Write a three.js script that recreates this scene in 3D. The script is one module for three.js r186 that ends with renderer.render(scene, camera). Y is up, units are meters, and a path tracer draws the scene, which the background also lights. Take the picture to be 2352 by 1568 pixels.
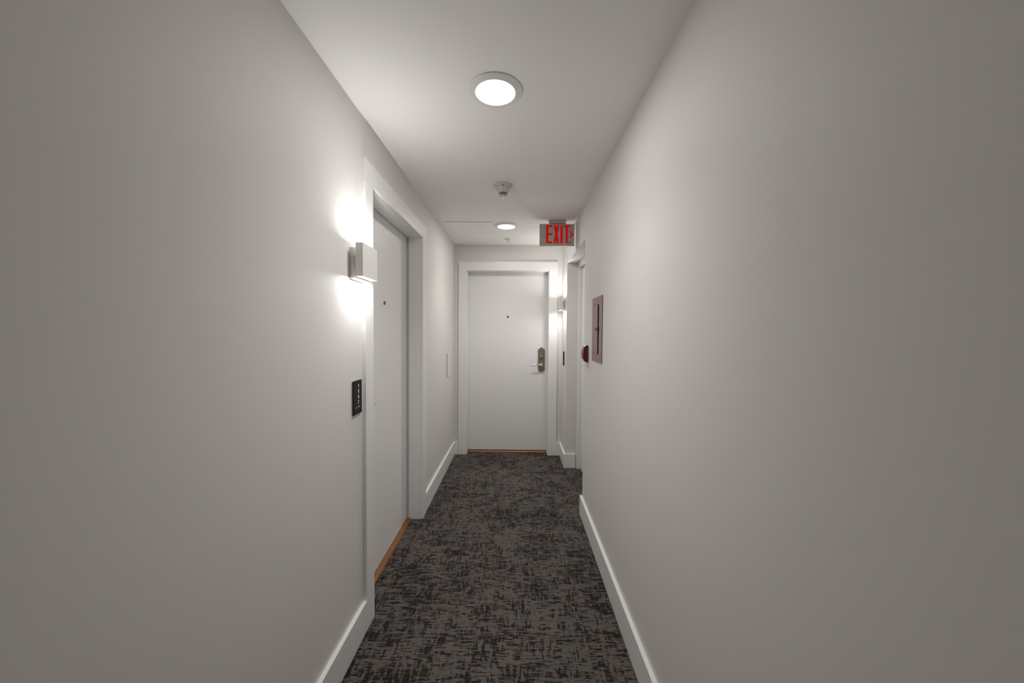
import * as THREE from 'three';
import { RoundedBoxGeometry } from 'three/addons/geometries/RoundedBoxGeometry.js';
import { RectAreaLightUniformsLib } from 'three/addons/lights/RectAreaLightUniformsLib.js';
import { FontLoader } from 'three/addons/loaders/FontLoader.js';
import { TextGeometry } from 'three/addons/geometries/TextGeometry.js';
import { mergeGeometries } from 'three/addons/utils/BufferGeometryUtils.js';

// ---------------------------------------------------------------- camera, exposure, lamps' strength
const scene = new THREE.Scene();
scene.background = new THREE.Color(0x000000);
const camera = new THREE.PerspectiveCamera(2 * Math.atan(784 / 835) * 180 / Math.PI, 2352 / 1568, 0.02, 60);
const deg = Math.PI / 180;
const EYE = 1.3686;
camera.position.set(0, EYE, 0);
camera.rotation.order = 'YXZ';
camera.rotation.set(-1.58 * deg, 0.624 * deg, 0.4 * deg);

const renderer = new THREE.WebGLRenderer({ antialias: true });
renderer.toneMapping = THREE.LinearToneMapping;
renderer.toneMappingExposure = 1.0;
renderer.shadowMap.enabled = true;
RectAreaLightUniformsLib.init();

const LAMP = new THREE.Color().setRGB(1.0, 0.985, 0.97);
const DOWNLIGHT_POWER = 69, DOWNLIGHT_BEAM = 2.8, SCONCE_UP = 148, SCONCE_DOWN = 112;

// ---------------------------------------------------------------- measures (metres)
const XL = -0.686, XR = 0.505, CEIL = 2.3165, ZEND = -4.01, ZBACK = 2.4;
const BT = 0.018, BH = 0.141;                       // baseboard
const WT = 0.2;                                     // wall thickness
const REC0 = -2.70, REC1 = -3.642, RECH = 2.0535;   // recess in the right wall

// ---------------------------------------------------------------- helpers
let seed = 7;
const rnd = () => { seed = (seed * 1664525 + 1013904223) >>> 0; return seed / 4294967296; };
const names = new Map();
function numbered(n) {
  const k = names.get(n) ?? 0; names.set(n, k + 1);
  return k ? n + '_' + String(k).padStart(3, '0') : n;
}
const sh = o => { o.castShadow = true; o.receiveShadow = true; return o; };
function part(name, geo, mat, parent, pos, rot) {
  const m = sh(new THREE.Mesh(geo, mat)); m.name = name;
  if (pos) m.position.set(...pos);
  if (rot) m.rotation.set(...rot);
  parent.add(m); return m;
}
function thing(name, label, category, pos = [0, 0, 0], turn = 0, group, kind) {
  const g = new THREE.Group(); g.name = numbered(name);
  g.position.set(...pos); g.rotation.y = turn;
  g.userData = { label, category };
  if (group) g.userData.group = group;
  if (kind) g.userData.kind = kind;
  scene.add(g); return g;
}
function single(name, geo, mat, label, category, kind, pos) {
  const m = sh(new THREE.Mesh(geo, mat)); m.name = numbered(name);
  if (pos) m.position.set(...pos);
  m.userData = { label, category }; if (kind) m.userData.kind = kind;
  scene.add(m); return m;
}
// box given by its two corners, edges slightly rounded
function rb(x0, x1, y0, y1, z0, z1, r = 0.0015, seg = 2) {
  const w = Math.abs(x1 - x0), h = Math.abs(y1 - y0), d = Math.abs(z1 - z0);
  const g = new RoundedBoxGeometry(w, h, d, seg, Math.min(r, w / 2.2, h / 2.2, d / 2.2));
  g.translate((x0 + x1) / 2, (y0 + y1) / 2, (z0 + z1) / 2); return g;
}
function box(x0, x1, y0, y1, z0, z1) {
  const g = new THREE.BoxGeometry(Math.abs(x1 - x0), Math.abs(y1 - y0), Math.abs(z1 - z0));
  g.translate((x0 + x1) / 2, (y0 + y1) / 2, (z0 + z1) / 2); return g;
}
const merge = list => mergeGeometries(list.map(g => { const n = g.index ? g.toNonIndexed() : g; return n; }), false);
const poly = pts => new THREE.Shape(pts.map(p => new THREE.Vector2(...p)));
const rectPath = (x0, x1, y0, y1) => { const p = new THREE.Path(); p.moveTo(x0, y0); p.lineTo(x0, y1); p.lineTo(x1, y1); p.lineTo(x1, y0); p.closePath(); return p; };
const basis = (a, b, c, t) => new THREE.Matrix4().makeBasis(new THREE.Vector3(...a), new THREE.Vector3(...b), new THREE.Vector3(...c)).setPosition(...t);
const extr = (s, depth, o = {}) => new THREE.ExtrudeGeometry(s, { depth, bevelEnabled: false, curveSegments: 32, ...o });

// ---------------------------------------------------------------- procedural textures
function latticeNoise(nx, ny) {                     // tiling value noise on an nx x ny lattice
  const v = new Float32Array(nx * ny); for (let i = 0; i < v.length; i++) v[i] = rnd();
  return (s, t) => {
    const x = s * nx, y = t * ny; let i = Math.floor(x), j = Math.floor(y); const fx = x - i, fy = y - j;
    const u = fx * fx * (3 - 2 * fx), w = fy * fy * (3 - 2 * fy);
    i %= nx; j %= ny; const i1 = (i + 1) % nx, j1 = (j + 1) % ny;
    const a = v[j * nx + i], b = v[j * nx + i1], c = v[j1 * nx + i], d = v[j1 * nx + i1];
    return (a + (b - a) * u) * (1 - w) + (c + (d - c) * u) * w;
  };
}
const sstep = (a, b, x) => { const t = Math.min(1, Math.max(0, (x - a) / (b - a))); return t * t * (3 - 2 * t); };
const toS = c => c <= 0.0031308 ? 12.92 * c : 1.055 * Math.pow(c, 1 / 2.4) - 0.055;
function dataTex(data, n, srgb) {
  const t = new THREE.DataTexture(data, n, n, THREE.RGBAFormat);
  t.magFilter = THREE.LinearFilter; t.minFilter = THREE.LinearMipmapLinearFilter; t.generateMipmaps = true;
  t.wrapS = t.wrapT = THREE.RepeatWrapping; if (srgb) t.colorSpace = THREE.SRGBColorSpace;
  t.needsUpdate = true; return t;
}
function carpetTextures() {                         // 2 m x 2 m of loop pile with woven dashes
  const n = 2048, col = new Uint8Array(n * n * 4), bmp = new Uint8Array(n * n * 4);
  const h1 = latticeNoise(62, 400), h2 = latticeNoise(170, 560), h3 = latticeNoise(24, 460), h4 = latticeNoise(80, 800);
  const v1 = latticeNoise(280, 66), v2 = latticeNoise(400, 140), v3 = latticeNoise(180, 26), m = latticeNoise(15, 24), m2 = latticeNoise(40, 56);
  const fib = latticeNoise(1024, 1024), tintA = latticeNoise(20, 50), tintB = latticeNoise(17, 40);
  const light = [0.116, 0.096, 0.085], dark = [0.0095, 0.0068, 0.0055];
  for (let j = 0; j < n; j++) for (let i = 0; i < n; i++) {
    const s = i / n, t = j / n;
    const H = 0.5 * h1(s, t) + 0.32 * h2(s, t) + 0.18 * h4(s, t), V = 0.6 * v1(s, t) + 0.4 * v2(s, t);
    const mk = m(s, t), mk2 = m2(s, t);
    const wv = 0.22 + 0.36 * sstep(0.35, 0.75, mk2);
    let d = sstep(0.405, 0.585, H * (1 - wv) + V * wv + 0.17 * (mk - 0.5) + 0.12 * (mk2 - 0.5));
    d *= 1 - 0.85 * sstep(0.70, 0.84, h3(s, t));    // long pale threads lying across
    d *= 1 - 0.55 * sstep(0.74, 0.86, v3(s, t));    // and a few running lengthwise
    const f = fib(s, t) * 0.5 + rnd() * 0.5;
    const k = 1 - d, bright = 0.62 + 0.76 * f;
    const ta = sstep(0.62, 0.8, tintA(s, t)), tb = sstep(0.68, 0.85, tintB(s, t));
    const o = 4 * (j * n + i);
    for (let c = 0; c < 3; c++) {
      let a = dark[c] + (light[c] - dark[c]) * k;
      a *= bright * (1 + ta * [0.02, 0.0, -0.10][c]) * (1 + tb * [-0.16, -0.02, 0.04][c]);
      col[o + c] = Math.round(255 * toS(Math.min(1, a)));
    }
    col[o + 3] = 255;
    const b = Math.round(255 * Math.min(1, 0.55 * k + 0.45 * f)); bmp[o] = bmp[o + 1] = bmp[o + 2] = b; bmp[o + 3] = 255;
  }
  return [dataTex(col, n, true), dataTex(bmp, n, false)];
}
function stippleTexture() {                         // 1 m of roller-painted plaster, relief only
  const n = 512, d = new Uint8Array(n * n * 4), a = latticeNoise(170, 170), b = latticeNoise(90, 90), c = latticeNoise(14, 14);
  for (let j = 0; j < n; j++) for (let i = 0; i < n; i++) {
    const s = i / n, t = j / n, v = Math.round(255 * (0.4 * a(s, t) + 0.3 * b(s, t) + 0.3 * c(s, t))), o = 4 * (j * n + i);
    d[o] = d[o + 1] = d[o + 2] = v; d[o + 3] = 255;
  }
  return dataTex(d, n, false);
}
function woodTexture() {
  const n = 256, d = new Uint8Array(n * n * 4), a = latticeNoise(5, 60), b = latticeNoise(14, 128), c = latticeNoise(6, 6);
  for (let j = 0; j < n; j++) for (let i = 0; i < n; i++) {
    const s = i / n, t = j / n, g = 0.55 * a(s, t) + 0.3 * b(s, t) + 0.15 * c(s, t), o = 4 * (j * n + i);
    const q = 0.55 + 0.8 * g; [0.30, 0.118, 0.033].forEach((v, k) => { d[o + k] = Math.round(255 * toS(Math.min(1, v * q))); }); d[o + 3] = 255;
  }
  return dataTex(d, n, true);
}
const [carpetMap, carpetBump] = carpetTextures();
const stipple = stippleTexture();

// ---------------------------------------------------------------- materials
const lin = (r, g, b) => new THREE.Color().setRGB(r, g, b);
const std = (c, roughness, o = {}) => new THREE.MeshStandardMaterial({ color: c, roughness, metalness: 0, ...o });
const M = {
  wall: std(lin(0.768, 0.742, 0.715), 0.62, { bumpMap: stipple, bumpScale: 0.00012 }),
  ceiling: std(lin(0.92, 0.905, 0.885), 0.9, { bumpMap: stipple, bumpScale: 0.00012 }),
  trim: std(lin(0.88, 0.865, 0.848), 0.38),
  leaf: std(lin(0.87, 0.855, 0.838), 0.42),
  carpet: std(lin(1, 1, 1), 0.96, { map: carpetMap, bumpMap: carpetBump, bumpScale: 0.0025 }),
  subfloor: std(lin(0.02, 0.02, 0.02), 1),
  wood: std(lin(1, 1, 1), 0.45, { map: woodTexture() }),
  seal: std(lin(0.11, 0.095, 0.085), 0.8),
  white: std(lin(0.80, 0.79, 0.77), 0.42),
  satin: std(lin(0.74, 0.72, 0.695), 0.42, { metalness: 0.1 }),
  glow: new THREE.MeshStandardMaterial({ color: lin(0.9, 0.9, 0.9), roughness: 0.6, emissive: LAMP, emissiveIntensity: 2.2 }),
  bronze: std(lin(0.225, 0.190, 0.152), 0.42, { metalness: 0.35 }),
  nickel: std(lin(0.62, 0.57, 0.51), 0.22, { metalness: 1 }),
  darkGlass: std(lin(0.01, 0.01, 0.012), 0.12),
  black: std(lin(0.004, 0.004, 0.004), 0.75),
  steel: std(lin(0.55, 0.55, 0.54), 0.3, { metalness: 0.9 }),
  plastic: std(lin(0.66, 0.625, 0.575), 0.22),
  shade_strip: std(lin(0.22, 0.205, 0.19), 0.8),  // grey painted as shade at the edge of the wall access plate
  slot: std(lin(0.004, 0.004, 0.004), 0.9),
  digit: std(lin(0.78, 0.78, 0.76), 0.5),
  signFace: std(lin(0.58, 0.53, 0.48), 0.5),
  red: new THREE.MeshStandardMaterial({ color: lin(0.50, 0.0, 0.0), roughness: 0.85, emissive: lin(1, 0.0, 0.0), emissiveIntensity: 0.27 }),
  rose: std(lin(0.30, 0.178, 0.158), 0.42, { metalness: 0.1 }),
  alarm: std(lin(0.095, 0.003, 0.004), 0.22),
  alarmPale: std(lin(0.62, 0.33, 0.33), 0.3),
};

// ---------------------------------------------------------------- shell
const alongX = x => basis([0, 0, -1], [0, 1, 0], [1, 0, 0], [x, 0, 0]);      // (forward, up) outline pushed along x
{ // left wall with its doorway
  const s = poly([[-ZBACK, -0.02], [1.70 - 0.022, -0.02], [1.70 - 0.022, 2.055], [2.604 + 0.022, 2.055], [2.604 + 0.022, -0.02], [-ZEND, -0.02], [-ZEND, CEIL], [-ZBACK, CEIL]]);
  single('wall_left', extr(s, WT).applyMatrix4(alongX(XL - WT)), M.wall, 'pale greige painted corridor wall on the left, around the nearer door', 'wall', 'structure');
}
{ // right wall with the recess
  const s = poly([[-ZBACK, -0.02], [-REC0, -0.02], [-REC0, RECH], [-REC1, RECH], [-REC1, -0.02], [-ZEND, -0.02], [-ZEND, CEIL], [-ZBACK, CEIL]]);
  single('wall_right', extr(s, WT).applyMatrix4(alongX(XR)), M.wall, 'long pale greige painted corridor wall on the right with a door recess', 'wall', 'structure');
}
{ // far wall with its doorway
  const s = poly([[XL - WT, -0.02], [-0.545 - 0.022, -0.02], [-0.545 - 0.022, 2.055], [0.358 + 0.022, 2.055], [0.358 + 0.022, -0.02], [XR + WT, -0.02], [XR + WT, CEIL], [XL - WT, CEIL]]);
  single('wall_end', extr(s, WT).applyMatrix4(basis([1, 0, 0], [0, 1, 0], [0, 0, 1], [0, 0, ZEND - WT])), M.wall, 'short greige end wall around the far white door', 'wall', 'structure');
}
single('wall_back', box(XL - WT, XR + WT, -0.02, CEIL, ZBACK, ZBACK + 0.1), M.wall, 'greige corridor wall behind the viewer', 'wall', 'structure');
{ // ceiling with the opening of the access hatch
  const s = poly([[XL - WT, -ZBACK - 0.1], [XR + WT, -ZBACK - 0.1], [XR + WT, -ZEND + WT], [XL - WT, -ZEND + WT]]);
  s.holes.push(rectPath(-0.622, -0.211, 3.172, 3.582));
  single('ceiling', extr(s, 0.06).applyMatrix4(basis([1, 0, 0], [0, 0, -1], [0, 1, 0], [0, CEIL, 0])), M.ceiling, 'smooth white corridor ceiling', 'ceiling', 'structure');
}
{ // floor: subfloor and half-metre carpet tiles
  const g = thing('floor', 'dark charcoal brown carpet tile floor with a woven dash pattern', 'floor', [0, 0, 0], 0, null, 'structure');
  part('subfloor', box(XL - WT, XR + WT, -0.05, -0.007, ZBACK, ZEND - WT), M.subfloor, g);
  const tile = (x0, x1, z0, z1) => {                // top face with softened edges, texture in metres with an offset of its own
    const ou = rnd(), ov = rnd(), b = 0.0022, e = 0.0004, lo = -0.007;
    const P = [[x0 + e, lo, z0 - e], [x1 - e, lo, z0 - e], [x1 - e, lo, z1 + e], [x0 + e, lo, z1 + e],
      [x0 + e, -0.0012, z0 - e], [x1 - e, -0.0012, z0 - e], [x1 - e, -0.0012, z1 + e], [x0 + e, -0.0012, z1 + e],
      [x0 + b, 0, z0 - b], [x1 - b, 0, z0 - b], [x1 - b, 0, z1 + b], [x0 + b, 0, z1 + b]];
    const idx = []; const q = (a, c, d, f) => idx.push(a, c, d, a, d, f);
    q(8, 9, 10, 11);
    for (let k = 0; k < 4; k++) { const k1 = (k + 1) % 4; q(4 + k, 4 + k1, 8 + k1, 8 + k); q(k, k1, 4 + k1, 4 + k); }
    let geo = new THREE.BufferGeometry();
    geo.setAttribute('position', new THREE.Float32BufferAttribute(P.flat(), 3));
    geo.setAttribute('uv', new THREE.Float32BufferAttribute(P.flatMap(p => [p[0] / 2 + ou, -p[2] / 2 + ov]), 2));
    geo.setIndex(idx); geo = geo.toNonIndexed(); geo.computeVertexNormals();
    part('carpet_tile', geo, M.carpet, g);
  };
  const xs = [-0.80, -0.675, -0.175, 0.325, 0.66];
  const zs = []; for (let z = 2.4; z > -4.14; z -= 0.5) zs.push(z);
  for (let zi = 0; zi < 14; zi++) {
    const z0 = 2.4 - zi * 0.5, z1 = Math.max(z0 - 0.5, -4.085);
    for (let c = 0; c < 4; c++) {
      let x0 = xs[c], x1 = xs[c + 1], a = z0, b = z1;
      if (c === 0) { x0 = -0.757; a = Math.min(z0, -1.69); b = Math.max(z1, -2.612); }        // into the left doorway
      if (a - b < 0.02) continue;
      if (c === 3) { if (a <= REC0 + 0.01 && b >= REC1 - 0.01) x1 = 0.66; else if (a < REC1 || b > REC0) x1 = XR; }
      tile(x0, x1, a, b);
    }
  }
}

// ---------------------------------------------------------------- baseboards
const bbZ = (x, z0, z1, side) => rb(x, x + side * BT, 0.003, BH, z0, z1, 0.0012);
function board(name, geo, label) { single(name, geo, M.trim, label, 'baseboard', 'structure'); }
board('baseboard_left', bbZ(XL, ZBACK, -1.615, 1), 'white baseboard along the left wall, on the near side of the door');
board('baseboard_left', bbZ(XL, -2.706, ZEND, 1), 'white baseboard along the left wall, beyond the nearer door');
board('baseboard_right', bbZ(XR, ZBACK, -2.712, -1), 'long white baseboard along the right wall up to the recess');
board('baseboard_right', bbZ(XR, REC1, ZEND, -1), 'short white baseboard on the right below the far sconce');
board('baseboard_right', rb(XR - BT, 0.605, 0, BH, REC1, REC1 + BT, 0.0012), 'small white baseboard inside the door recess facing the viewer');
board('baseboard_end', rb(XL + BT, -0.636, 0, BH, ZEND, ZEND + BT, 0.0012), 'tiny white baseboard piece left of the far door');
board('baseboard_end', rb(0.450, XR - BT, 0, BH, ZEND, ZEND + BT, 0.0012), 'tiny white baseboard piece right of the far door');

// ---------------------------------------------------------------- doors
// local frame: wall face at z = 0, opening centred on x = 0, room towards +z
function lockset(parent, x, y, z, dir) {             // dir: way the lever points
  const w = 0.036, h0 = -0.116, h1 = 0.116;
  const s = new THREE.Shape();
  s.moveTo(-w, h0); s.quadraticCurveTo(-w * 0.75, h0 - 0.008, -w * 0.5, h0 - 0.01); s.quadraticCurveTo(-w * 0.2, h0 - 0.022, 0, h0 - 0.022);
  s.quadraticCurveTo(w * 0.2, h0 - 0.022, w * 0.5, h0 - 0.01); s.quadraticCurveTo(w * 0.75, h0 - 0.008, w, h0);
  s.lineTo(w, h1); s.quadraticCurveTo(w * 0.75, h1 + 0.001, w * 0.55, h1 + 0.010); s.quadraticCurveTo(w * 0.25, h1 + 0.022, 0, h1 + 0.022);
  s.quadraticCurveTo(-w * 0.25, h1 + 0.022, -w * 0.55, h1 + 0.010); s.quadraticCurveTo(-w * 0.75, h1 + 0.001, -w, h1); s.closePath();
  const plate = part('lock_plate', extr(s, 0.006, { bevelEnabled: true, bevelThickness: 0.003, bevelSize: 0.002, bevelSegments: 2, curveSegments: 8 }), M.bronze, parent, [x, y, z]);
  plate.userData.label = 'bronze lock plate with scalloped ends';
  const cyl = part('lock_cylinder', merge([
    new THREE.LatheGeometry([[0, 0.016], [0.0105, 0.016], [0.012, 0.014], [0.013, 0.010], [0.019, 0.008], [0.021, 0.004], [0.021, 0]].map(p => new THREE.Vector2(...p)), 32).rotateX(Math.PI / 2),
    box(-0.0012, 0.0012, -0.005, 0.004, 0.0155, 0.0168)]), M.bronze, plate, [0, 0.030, 0.009]);
  cyl.userData.label = 'round bronze lock cylinder';
  const pts = [[0, 0, 0.012], [0, 0, 0.040], [0.006 * dir, 0.001, 0.052], [0.03 * dir, 0.006, 0.057], [0.062 * dir, 0.006, 0.057], [0.094 * dir, 0.000, 0.055], [0.118 * dir, -0.003, 0.052]];
  const curve = new THREE.CatmullRomCurve3(pts.map(p => new THREE.Vector3(...p)), false, 'centripetal');
  const tube = new THREE.TubeGeometry(curve, 40, 1, 12, false), p = tube.attributes.position, c = new THREE.Vector3();
  for (let i = 0; i <= 40; i++) {                    // taper towards the tip, flattened grip
    const t = i / 40; curve.getPointAt(t, c); const r = t < 0.22 ? 0.0095 : 0.0095 - 0.0045 * (t - 0.22) / 0.78;
    for (let k = 0; k <= 12; k++) { const n = i * 13 + k; p.setXYZ(n, c.x + (p.getX(n) - c.x) * r, c.y + (p.getY(n) - c.y) * r, c.z + (p.getZ(n) - c.z) * r * (t > 0.3 ? 0.8 : 1)); }
  }
  const tip = new THREE.SphereGeometry(0.005, 12, 8).translate(...pts[6]);
  const rose = new THREE.LatheGeometry([[0, 0.008], [0.013, 0.008], [0.019, 0.005], [0.020, 0]].map(q => new THREE.Vector2(...q)), 32).rotateX(Math.PI / 2).translate(0, 0, 0.008);
  tube.computeVertexNormals();
  const lever = part('lever', merge([tube, tip, rose]), M.nickel, plate, [0, -0.062, 0]);
  lever.userData.label = 'curved brushed nickel lever';
  return plate;
}
function corridorDoor(pos, turn, w, hinge, label, lockX, lockY, leafGap) {
  const g = thing('door_' + (++doorCount), label, 'door', pos, turn, null, 'structure');
  const hw = w / 2, top = 2.033, cw = 0.094, ct = BT, rv = 0.005, jt = 0.02, face = -0.096;
  // casings, square-edged boards with slightly softened arrises
  part('side_casing', rb(-hw - (cw - 0.006), -hw, 0, top, 0, ct, 0.0015), M.trim, g);
  part('side_casing', rb(hw, hw + cw, 0, top, 0, ct, 0.0015), M.trim, g);
  part('head_casing', rb(-hw - (cw - 0.006), hw + cw, top, top + 0.097, 0, ct, 0.0015), M.trim, g);
  // jamb lining: main board, groove, bead, groove
  const ji = hw - rv, jh = top - rv;
  const lining = (za, zb) => [rb(-ji - jt, -ji, 0, jh + jt, za, zb, 0.0008), rb(ji, ji + jt, 0, jh + jt, za, zb, 0.0008), rb(-ji, ji, jh, jh + jt, za, zb, 0.0008)];
  const jm = lining(-0.0832, 0.0); part('side_jamb', jm[0], M.trim, g); part('side_jamb', jm[1], M.trim, g); part('head_jamb', jm[2], M.trim, g);
  const bd = lining(-0.0925, -0.0867); part('bead', bd[0], M.trim, g); part('bead', bd[1], M.trim, g); part('bead', bd[2], M.trim, g);
  const fr = [box(-ji - jt, -ji - 0.006, 0, jh + jt, -0.15, -0.0825), box(ji + 0.006, ji + jt, 0, jh + jt, -0.15, -0.0825), box(-ji - 0.006, ji + 0.006, jh + 0.006, jh + jt, -0.15, -0.0825)];
  part('seal', merge(fr), M.seal, g).userData.label = 'dark door seal line';
  part('door_leaf', rb(-ji - 0.004, ji + 0.004, leafGap, jh + 0.004, face - 0.045, face, 0.0015), M.leaf, g);
  // oak threshold with a sloped front edge
  const th = poly([[-0.067, 0.001], [-0.074, 0.0085], [-0.079, 0.0095], [-0.150, 0.0095], [-0.150, -0.006], [-0.067, -0.006]]);
  const tg = extr(th, 2 * ji - 0.001).applyMatrix4(basis([0, 0, 1], [0, 1, 0], [-1, 0, 0], [ji - 0.0005, leafGap > 0.02 ? 0.006 : 0, 0]));
  const uv = tg.attributes.uv, pp = tg.attributes.position; for (let i = 0; i < uv.count; i++) uv.setXY(i, pp.getX(i) * 1.3, pp.getZ(i) * 4);
  part('threshold', tg, M.wood, g).userData.label = 'orange brown wooden threshold';
  const pe = part('peephole', new THREE.TorusGeometry(0.0085, 0.0035, 10, 24), M.bronze, g, [0, 1.533, face + 0.002]);
  pe.userData.label = 'small round door viewer';
  part('lens', new THREE.SphereGeometry(0.0075, 16, 8, 0, Math.PI * 2, 0, Math.PI / 2).scale(1, 0.35, 1).rotateX(Math.PI / 2), M.darkGlass, pe, [0, 0, -0.001]);
  lockset(g, lockX, lockY, face, hinge);
  return g;
}
let doorCount = 0;
// nearer door on the left: local +x runs away from the viewer
corridorDoor([XL, 0, -(1.70 + 2.604) / 2], Math.PI / 2, 0.904, 1, 'white flush apartment door on the left beside the black 1907 plate', -0.409, 1.055, 0.012);
corridorDoor([-0.0935, 0, ZEND], 0, 0.903, -1, 'white flush apartment door closing the far end of the corridor', 0.3815, 1.052, 0.022);
{ // narrow-looking door in the recess of the right wall
  const g = thing('door_3', 'white door in the right wall recess, seen edge on beside the red alarm', 'door', [0, 0, 0], 0, null, 'structure');
  part('side_jamb', rb(0.612, XR + WT, 0, RECH - 0.002, REC1 + 0.002, REC1 + 0.036, 0.001), M.trim, g);
  part('side_jamb', rb(0.612, XR + WT, 0, RECH - 0.002, REC0 - 0.036, REC0 - 0.002, 0.001), M.trim, g);
  part('head_jamb', rb(0.612, XR + WT, RECH - 0.05, RECH - 0.002, REC1 + 0.036, REC0 - 0.036, 0.001), M.trim, g);
  part('door_leaf', rb(0.650, 0.695, 0.01, RECH - 0.053, REC1 + 0.039, REC0 - 0.039, 0.0015), M.leaf, g);
  part('door_knob', new THREE.LatheGeometry([[0, 0.046], [0.010, 0.046], [0.014, 0.042], [0.015, 0.032], [0.010, 0.024], [0.007, 0.018], [0.007, 0.004], [0.018, 0.003], [0.019, 0]].map(q => new THREE.Vector2(...q)), 24).rotateZ(Math.PI / 2), M.steel, g, [0.650, 1.04, -3.20]).userData.label = 'small grey metal knob';
}

// ---------------------------------------------------------------- ceiling downlights
function downlight(x, z, label) {
  const g = thing('ceiling_downlight', label, 'light', [x, CEIL, z], 0, 'round ceiling downlights');
  const prof = [[0.1055, 0.0], [0.1065, -0.0020], [0.1058, -0.0040], [0.103, -0.0052], [0.083, -0.0108], [0.080, -0.0113], [0.0788, -0.0104], [0.0786, -0.006]];
  part('trim_ring', new THREE.LatheGeometry(prof.map(p => new THREE.Vector2(...p)), 96), M.white, g);
  part('diffuser', new THREE.LatheGeometry([[0.0787, -0.0085], [0.06, -0.0098], [0.03, -0.0105], [0, -0.0107]].map(p => new THREE.Vector2(...p)), 64), M.glow, g).userData.label = 'glowing round lens';
  const l = new THREE.RectAreaLight(LAMP, DOWNLIGHT_POWER, 0.139, 0.139);
  l.name = 'lamp'; l.position.y = -0.013; l.rotation.x = -Math.PI / 2; g.add(l);
  const b = new THREE.SpotLight(LAMP, DOWNLIGHT_BEAM, 0, 62 * deg, 1, 2);       // the lens gathers part of the light into a beam
  b.name = 'beam'; b.position.y = -0.014; b.target.position.set(0, -2, 0); b.castShadow = true; b.shadow.radius = 3.5; g.add(b, b.target);
  return g;
}
downlight(-0.0885, -1.459, 'large lit round ceiling downlight nearest the viewer');
downlight(-0.094, -3.293, 'smaller-looking lit round downlight beside the ceiling hatch');

// ---------------------------------------------------------------- wall sconces
// local frame: wall at z = 0, room towards +z; y measured from the floor
function sconce(pos, turn, label) {
  const g = thing('wall_sconce', label, 'sconce', pos, turn, 'up and down wall sconces');
  const y0 = 1.5895, y1 = 1.7255, zb = 0.033, zf = 0.063, hx = 0.077, t = 0.002;
  part('back_plate', rb(-0.058, 0.058, 1.5805, 1.711, 0, 0.017, 0.0012), M.satin, g);
  part('spacer', new THREE.CylinderGeometry(0.05, 0.05, 0.018, 40).rotateX(Math.PI / 2), M.satin, g, [0, 1.65, 0.025]);
  const s = poly([[-hx, zb], [hx, zb], [hx, zf], [-hx, zf]]); s.holes.push(rectPath(-hx + t, hx - t, zb + t, zf - t));
  part('housing', extr(s, y1 - y0).applyMatrix4(basis([1, 0, 0], [0, 0, 1], [0, -1, 0], [0, y1, 0])), M.satin, g);
  const di = () => box(-hx + t, hx - t, -0.002, 0.002, zb + t, zf - t);
  part('diffuser', di(), M.glow, g, [0, y1 - 0.006, 0]).userData.label = 'glowing upper diffuser';
  part('diffuser', di(), M.glow, g, [0, y0 + 0.004, 0]).userData.label = 'glowing lower diffuser';
  const lamp = (y, up, power) => {
    const l = new THREE.RectAreaLight(LAMP, power, 2 * (hx - t) - 0.004, zf - zb - 2 * t - 0.003); l.name = 'lamp';
    l.position.set(0, y, (zb + zf) / 2); l.rotation.x = up ? Math.PI / 2 : -Math.PI / 2; g.add(l);
  };
  lamp(y1 - 0.003, true, SCONCE_UP); lamp(y0 + 0.001, false, SCONCE_DOWN);
  return g;
}
sconce([XL, 0, -1.552], Math.PI / 2, 'square satin up and down wall sconce above the black 1907 plate');
sconce([XR, 0, -3.762], -Math.PI / 2, 'small far wall sconce on the right beside the end door');

// ---------------------------------------------------------------- room number plates
const font = await new FontLoader().loadAsync('fonts/droid/droid_sans_bold.typeface.json');
function plate(pos, turn, label, digits) {
  const g = thing('room_number_plate', label, 'sign', pos, turn);
  part('plate', rb(-0.041, 0.041, -0.0725, 0.0725, 0.003, 0.0075, 0.0008), M.black, g);
  part('mount', box(-0.038, 0.038, -0.0695, 0.0695, 0, 0.003), M.steel, g);
  if (digits) {
    digits.split('').forEach((ch, i) => {
      const t = new TextGeometry(ch, { font, size: 0.0165, depth: 0.0009, curveSegments: 6, bevelEnabled: false });
      t.computeBoundingBox(); const b = t.boundingBox;
      t.scale(0.86, 1, 1); t.translate(-(b.min.x + b.max.x) / 2 * 0.86 + 0.006, 0, 0);
      part('digit', t, M.digit, g, [0, 0.0395 - i * 0.0232, 0.0074]).userData.label = 'raised white figure ' + ch;
    });
    const cells = { '#': [3, 4, 5, 6], 1: [1], 9: [2, 4], 0: [2, 4, 5], 7: [1, 2, 4, 5] }, dots = [];
    ('#' + digits).split('').forEach((ch, i) => cells[ch].forEach(d => {
      const cx = d > 3 ? 1 : 0, cy = (d - 1) % 3;
      dots.push(new THREE.SphereGeometry(0.0012, 8, 6).scale(1, 1, 0.7).translate(-0.018 + i * 0.0085 + cx * 0.0036, -0.0405 - cy * 0.0034, 0.0077));
    }));
    part('braille', merge(dots), M.digit, g).userData.label = 'row of raised white braille dots';
  }
}
plate([XL, 1.0815, -1.549], Math.PI / 2, 'black door number plate reading 1907 with braille', '1907');
plate([XR, 1.092, -3.80], -Math.PI / 2, 'black number plate seen edge on below the far sconce', null);

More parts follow.
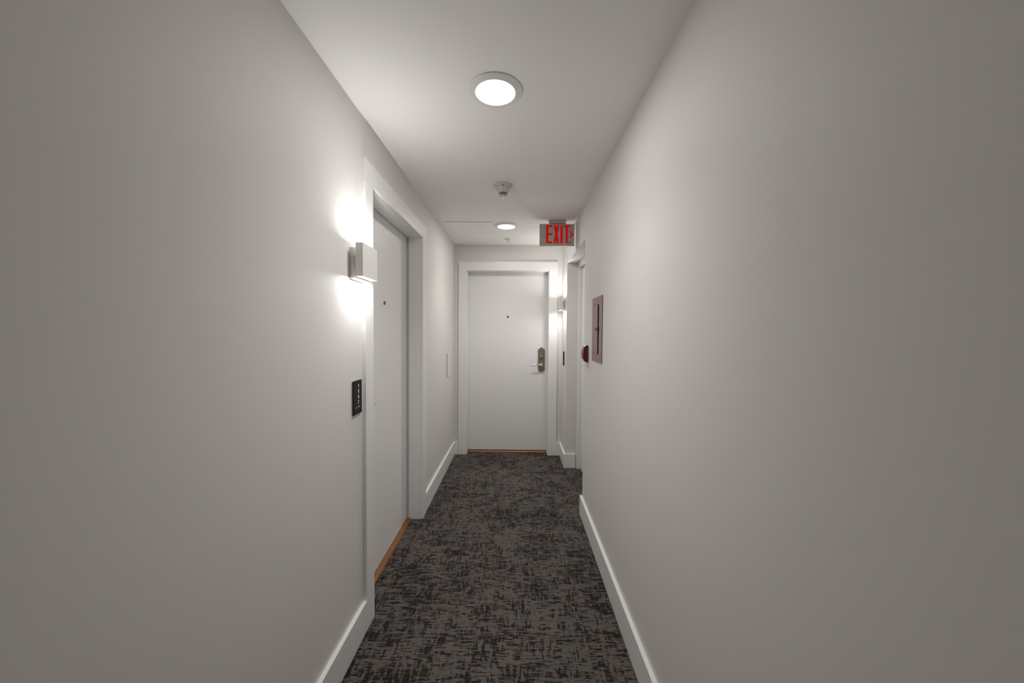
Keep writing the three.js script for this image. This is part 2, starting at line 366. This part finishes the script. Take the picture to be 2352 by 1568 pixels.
// ---------------------------------------------------------------- smoke detector
{
  const g = thing('smoke_detector', 'beige conical smoke detector with black vents on the ceiling', 'smoke detector', [-0.090, CEIL, -2.386]);
  const L = pts => new THREE.LatheGeometry(pts.map(p => new THREE.Vector2(...p)), 64);
  part('base', L([[0.0575, 0], [0.0585, -0.004], [0.057, -0.010], [0.053, -0.0165], [0.050, -0.019], [0.046, -0.020]]), M.plastic, g);
  part('body', L([[0.0455, -0.0195], [0.045, -0.023], [0.0420, -0.030], [0.0370, -0.039], [0.0325, -0.046], [0.0300, -0.0505]]), M.plastic, g);
  part('vent_core', L([[0.0272, -0.0495], [0.0215, -0.0690]]), M.slot, g).userData.label = 'black vent openings';
  for (const [y, r] of [[-0.0510, 0.0300], [-0.0592, 0.0274], [-0.0672, 0.0248]])
    part('vent_ring', L([[r, y + 0.001], [r - 0.0006, y - 0.001], [r - 0.0035, y - 0.001], [r - 0.0032, y + 0.001], [r, y + 0.001]]), M.plastic, g);
  const ribs = [];
  for (let k = 0; k < 12; k++) {
    const b = new THREE.BoxGeometry(0.0020, 0.0170, 0.0028); b.rotateX(0.31); b.translate(0, -0.0592, 0.0262); b.rotateY(k * Math.PI / 6); ribs.push(b);
  }
  part('vent_ribs', merge(ribs), M.plastic, g);
  part('cap', L([[0.0246, -0.0672], [0.0225, -0.0705], [0.0185, -0.0738], [0.0110, -0.0765], [0, -0.0778]]), M.plastic, g);
  part('test_window', rb(-0.0035, 0.0035, -0.0045, 0, -0.001, 0.002, 0.0008), M.slot, g, [0, -0.0165, 0.0525]).userData.label = 'small dark slot';
  part('indicator', new THREE.SphereGeometry(0.0052, 16, 12), M.white, g, [0.0475, -0.0235, 0.010]).userData.label = 'small white indicator knob';
}
// ---------------------------------------------------------------- sprinkler
{
  const g = thing('fire_sprinkler', 'small white sprinkler head hanging under the ceiling near the far door', 'sprinkler', [-0.087, CEIL, -3.746]);
  const L = pts => new THREE.LatheGeometry(pts.map(p => new THREE.Vector2(...p)), 40);
  part('escutcheon', L([[0.039, 0], [0.0395, -0.002], [0.035, -0.006], [0.022, -0.009], [0.017, -0.009], [0.016, -0.004]]), M.white, g);
  part('socket', L([[0.0155, -0.004], [0.0155, -0.010], [0.010, -0.013], [0, -0.013]]), M.steel, g);
  const arm = s => new THREE.TubeGeometry(new THREE.CatmullRomCurve3([[s * 0.010, -0.012, 0], [s * 0.011, -0.022, 0], [s * 0.006, -0.034, 0], [0, -0.041, 0]].map(p => new THREE.Vector3(...p))), 12, 0.0018, 8);
  part('frame_arm', arm(1), M.white, g); part('frame_arm', arm(-1), M.white, g);
  part('bulb', new THREE.CylinderGeometry(0.0022, 0.0022, 0.024, 10), M.white, g, [0, -0.026, 0]);
  const defl = [new THREE.CylinderGeometry(0.006, 0.006, 0.0014, 20)];
  for (let k = 0; k < 10; k++) defl.push(new THREE.BoxGeometry(0.008, 0.0012, 0.0026).translate(0.0095, 0, 0).rotateY(k * Math.PI / 5));
  part('deflector', merge(defl), M.white, g, [0, -0.0425, 0]);
}
// ---------------------------------------------------------------- hatches
{
  const g = thing('ceiling_hatch', 'square white access hatch in the ceiling left of the far downlight', 'hatch', [0, CEIL, 0]);
  part('hatch_panel', rb(-0.6214, -0.2116, 0.0, 0.012, -3.192, -3.5815, 0.0006), M.ceiling, g, [0, 0.0005, 0]);
}
{
  const g = thing('ceiling_access_plate', 'faint rectangular white plate on the ceiling behind the EXIT sign', 'hatch', [0, CEIL, 0]);
  const s = poly([[0.100, 3.325], [0.345, 3.325], [0.345, 3.552], [0.100, 3.552]]); s.holes.push(rectPath(0.121, 0.324, 3.352, 3.525));
  part('plate_frame', extr(s, 0.0016).applyMatrix4(basis([1, 0, 0], [0, 0, -1], [0, 1, 0], [0, -0.0016, 0])), M.ceiling, g);
  part('plate_panel', rb(0.122, 0.323, -0.0014, 0, -3.354, -3.523, 0.0006), M.ceiling, g);
}
{
  const g = thing('wall_access_plate', 'small white access plate on the left wall before the far door', 'hatch', [XL, 0, 0]);
  part('shade_strip', box(0, 0.0045, 0.912, 1.142, -3.595, -3.800), M.shade_strip, g).userData.label = 'grey strip painted as the shaded edge of the plate';  // solid grey box, its colour stands in for shade along the plate edge
  part('plate_panel', rb(0.0042, 0.0068, 0.909, 1.145, -3.592, -3.803, 0.001), M.wall, g);
}
// ---------------------------------------------------------------- exit sign
{
  const x0 = 0.193, y0 = 2.0995, w = 0.2975, h = 0.186, zf = -3.118;
  const g = thing('exit_sign', 'beige EXIT sign with red letters and right arrow under the ceiling', 'exit sign', [x0, y0, zf]);
  part('canopy', rb(0.081, 0.224, h + 0.0015, CEIL - y0, -0.044, 0.014, 0.004, 3), M.signFace, g);
  part('housing', rb(0, w, 0, h, -0.026, -0.004, 0.002), M.signFace, g);
  // outlines measured on the face: unit u is 1/11.2 of a pixel of the photograph
  const u = v => (v - 550) / 905 * w, q = v => (940 - v) / 565 * h;
  const P = a => a.map(([x, y]) => [u(x), q(y)]);
  const glyphs = [
    P([[722, 410], [882, 410], [882, 466], [784, 466], [784, 615], [882, 615], [882, 670], [784, 670], [784, 820], [882, 820], [882, 875], [722, 875]]),
    P([[915, 412], [975, 412], [990, 478], [1003, 412], [1060, 412], [1021, 630], [1062, 875], [1004, 875], [990, 815], [976, 875], [917, 875], [957, 630]]),
    P([[1092, 412], [1152, 412], [1152, 875], [1092, 875]]),
    P([[1178, 412], [1332, 412], [1332, 466], [1285, 466], [1285, 875], [1228, 875], [1228, 466], [1178, 466]]),
    P([[1310, 562], [1362, 562], [1440, 643], [1362, 725], [1312, 725], [1382, 643]]),
  ];
  const face = poly([[0.002, 0.002], [w - 0.002, 0.002], [w - 0.002, h - 0.002], [0.002, h - 0.002]]);
  glyphs.forEach(gl => face.holes.push(new THREE.Path(gl.slice().reverse().map(p => new THREE.Vector2(...p)))));
  part('face_plate', extr(face, 0.004), M.signFace, g, [0, 0, -0.004]);
  const said = ['E', 'X', 'I', 'T'];
  glyphs.forEach((gl, i) => { part(i < 4 ? 'letter' : 'arrow', extr(poly(gl), 0.0028), M.red, g, [0, 0, -0.004]).userData.label = i < 4 ? 'lit red letter ' + said[i] : 'lit red arrow head pointing right'; });
  part('maker_mark', box(u(1308), u(1368), q(866), q(850), 0, 0.0006), M.black, g).userData.label = 'tiny black mark';
}
// ---------------------------------------------------------------- wall cabinet
{
  const g = thing('fire_cabinet', 'dusty rose metal cabinet set in the right wall with narrow door', 'cabinet', [XR, 1.1855, -2.127]);
  const D = -0.0055, W = 0.268, H = 0.400;           // local z runs away from the viewer (negative)
  const s = poly([[0, 0], [W, 0], [W, H], [0, H]]); s.holes.push(rectPath(0.056, W - 0.045, 0.046, H - 0.046));
  part('frame', extr(s, 0.0035).applyMatrix4(basis([0, 0, -1], [0, 1, 0], [1, 0, 0], [D, 0, 0])), M.rose, g);
  part('door', rb(-0.0060, -0.0005, 0.048, H - 0.048, -0.106, -(W - 0.047), 0.0008), M.rose, g);
  part('shade_strip', box(-0.0022, 0, 0.0015, H - 0.0015, -0.0015, -0.05), M.slot, g).userData.label = 'black strip painted as the shadow behind the cabinet frame';  // black box painted as the shadow along the near frame edge
  part('reveal', rb(-0.001, -0.0003, 0.046, H - 0.046, -0.056, -0.096, 0.0002), M.steel, g).userData.label = 'pale strip painted as the lit reveal beside the cabinet door';  // light on the frame reveal, painted as a paler strip
  part('gap_shade', box(-0.0008, -0.0002, 0.046, H - 0.046, -0.096, -0.108), M.slot, g).userData.label = 'black strip painted as the shadow line along the cabinet door';  // flush black strip, painted shade beside the door
  part('edge_shade', box(-0.0062, -0.0005, 0.048, H - 0.048, -0.1042, -0.1062), M.slot, g).userData.label = 'black strip painted as shade on the near edge of the cabinet door';  // shade on the near side of the door, painted black
  const latch = part('latch', rb(-0.017, -0.004, 0.190, 0.213, -0.110, -0.126, 0.002), M.steel, g);
  latch.userData.label = 'small metal latch';
  part('latch_key', rb(-0.018, -0.0165, 0.194, 0.209, -0.112, -0.124, 0.0005), M.black, latch);
}
// ---------------------------------------------------------------- fire alarm pull station
{
  const g = thing('fire_alarm_pull', 'small red fire alarm pull station on the right wall beside the cabinet', 'fire alarm', [XR, 1.156, -2.535]);
  // side outline (distance from wall, height) pushed along the wall
  const s = new THREE.Shape(); s.moveTo(0, 0.004); s.lineTo(0, 0.116); s.lineTo(0.012, 0.118); s.quadraticCurveTo(0.024, 0.113, 0.029, 0.100);
  s.quadraticCurveTo(0.034, 0.075, 0.0335, 0.055); s.quadraticCurveTo(0.031, 0.028, 0.022, 0.010); s.quadraticCurveTo(0.014, 0.001, 0.006, 0.001); s.closePath();
  const toWall = z => basis([-1, 0, 0], [0, 1, 0], [0, 0, -1], [0, 0, z]);
  const ex = (sh2, d, z) => extr(sh2, d, { bevelEnabled: true, bevelThickness: 0.0025, bevelSize: 0.0015, bevelSegments: 2, curveSegments: 12 }).applyMatrix4(toWall(z));
  part('body', ex(s, 0.074, -0.004), M.alarm, g);
  const cover = new THREE.Shape(); cover.moveTo(0.0255, 0.108); cover.quadraticCurveTo(0.0375, 0.088, 0.038, 0.060); cover.quadraticCurveTo(0.035, 0.026, 0.021, 0.006);
  cover.lineTo(0.019, 0.012); cover.quadraticCurveTo(0.030, 0.030, 0.032, 0.056); cover.quadraticCurveTo(0.031, 0.085, 0.022, 0.104); cover.closePath();
  part('cover', ex(cover, 0.050, -0.016), M.alarm, g);
  part('handle', rb(-0.0445, -0.030, 0.036, 0.046, -0.014, -0.068, 0.003), M.alarmPale, g).userData.label = 'pale pull bar';
  part('edge_strip', ex((() => { const e = new THREE.Shape(); e.moveTo(0.030, 0.098); e.quadraticCurveTo(0.0355, 0.075, 0.0348, 0.056); e.lineTo(0.032, 0.056); e.quadraticCurveTo(0.033, 0.075, 0.028, 0.096); e.closePath(); return e; })(), 0.004, -0.008), M.alarmPale, g);
}

scene.updateMatrixWorld(true);
renderer.render(scene, camera);
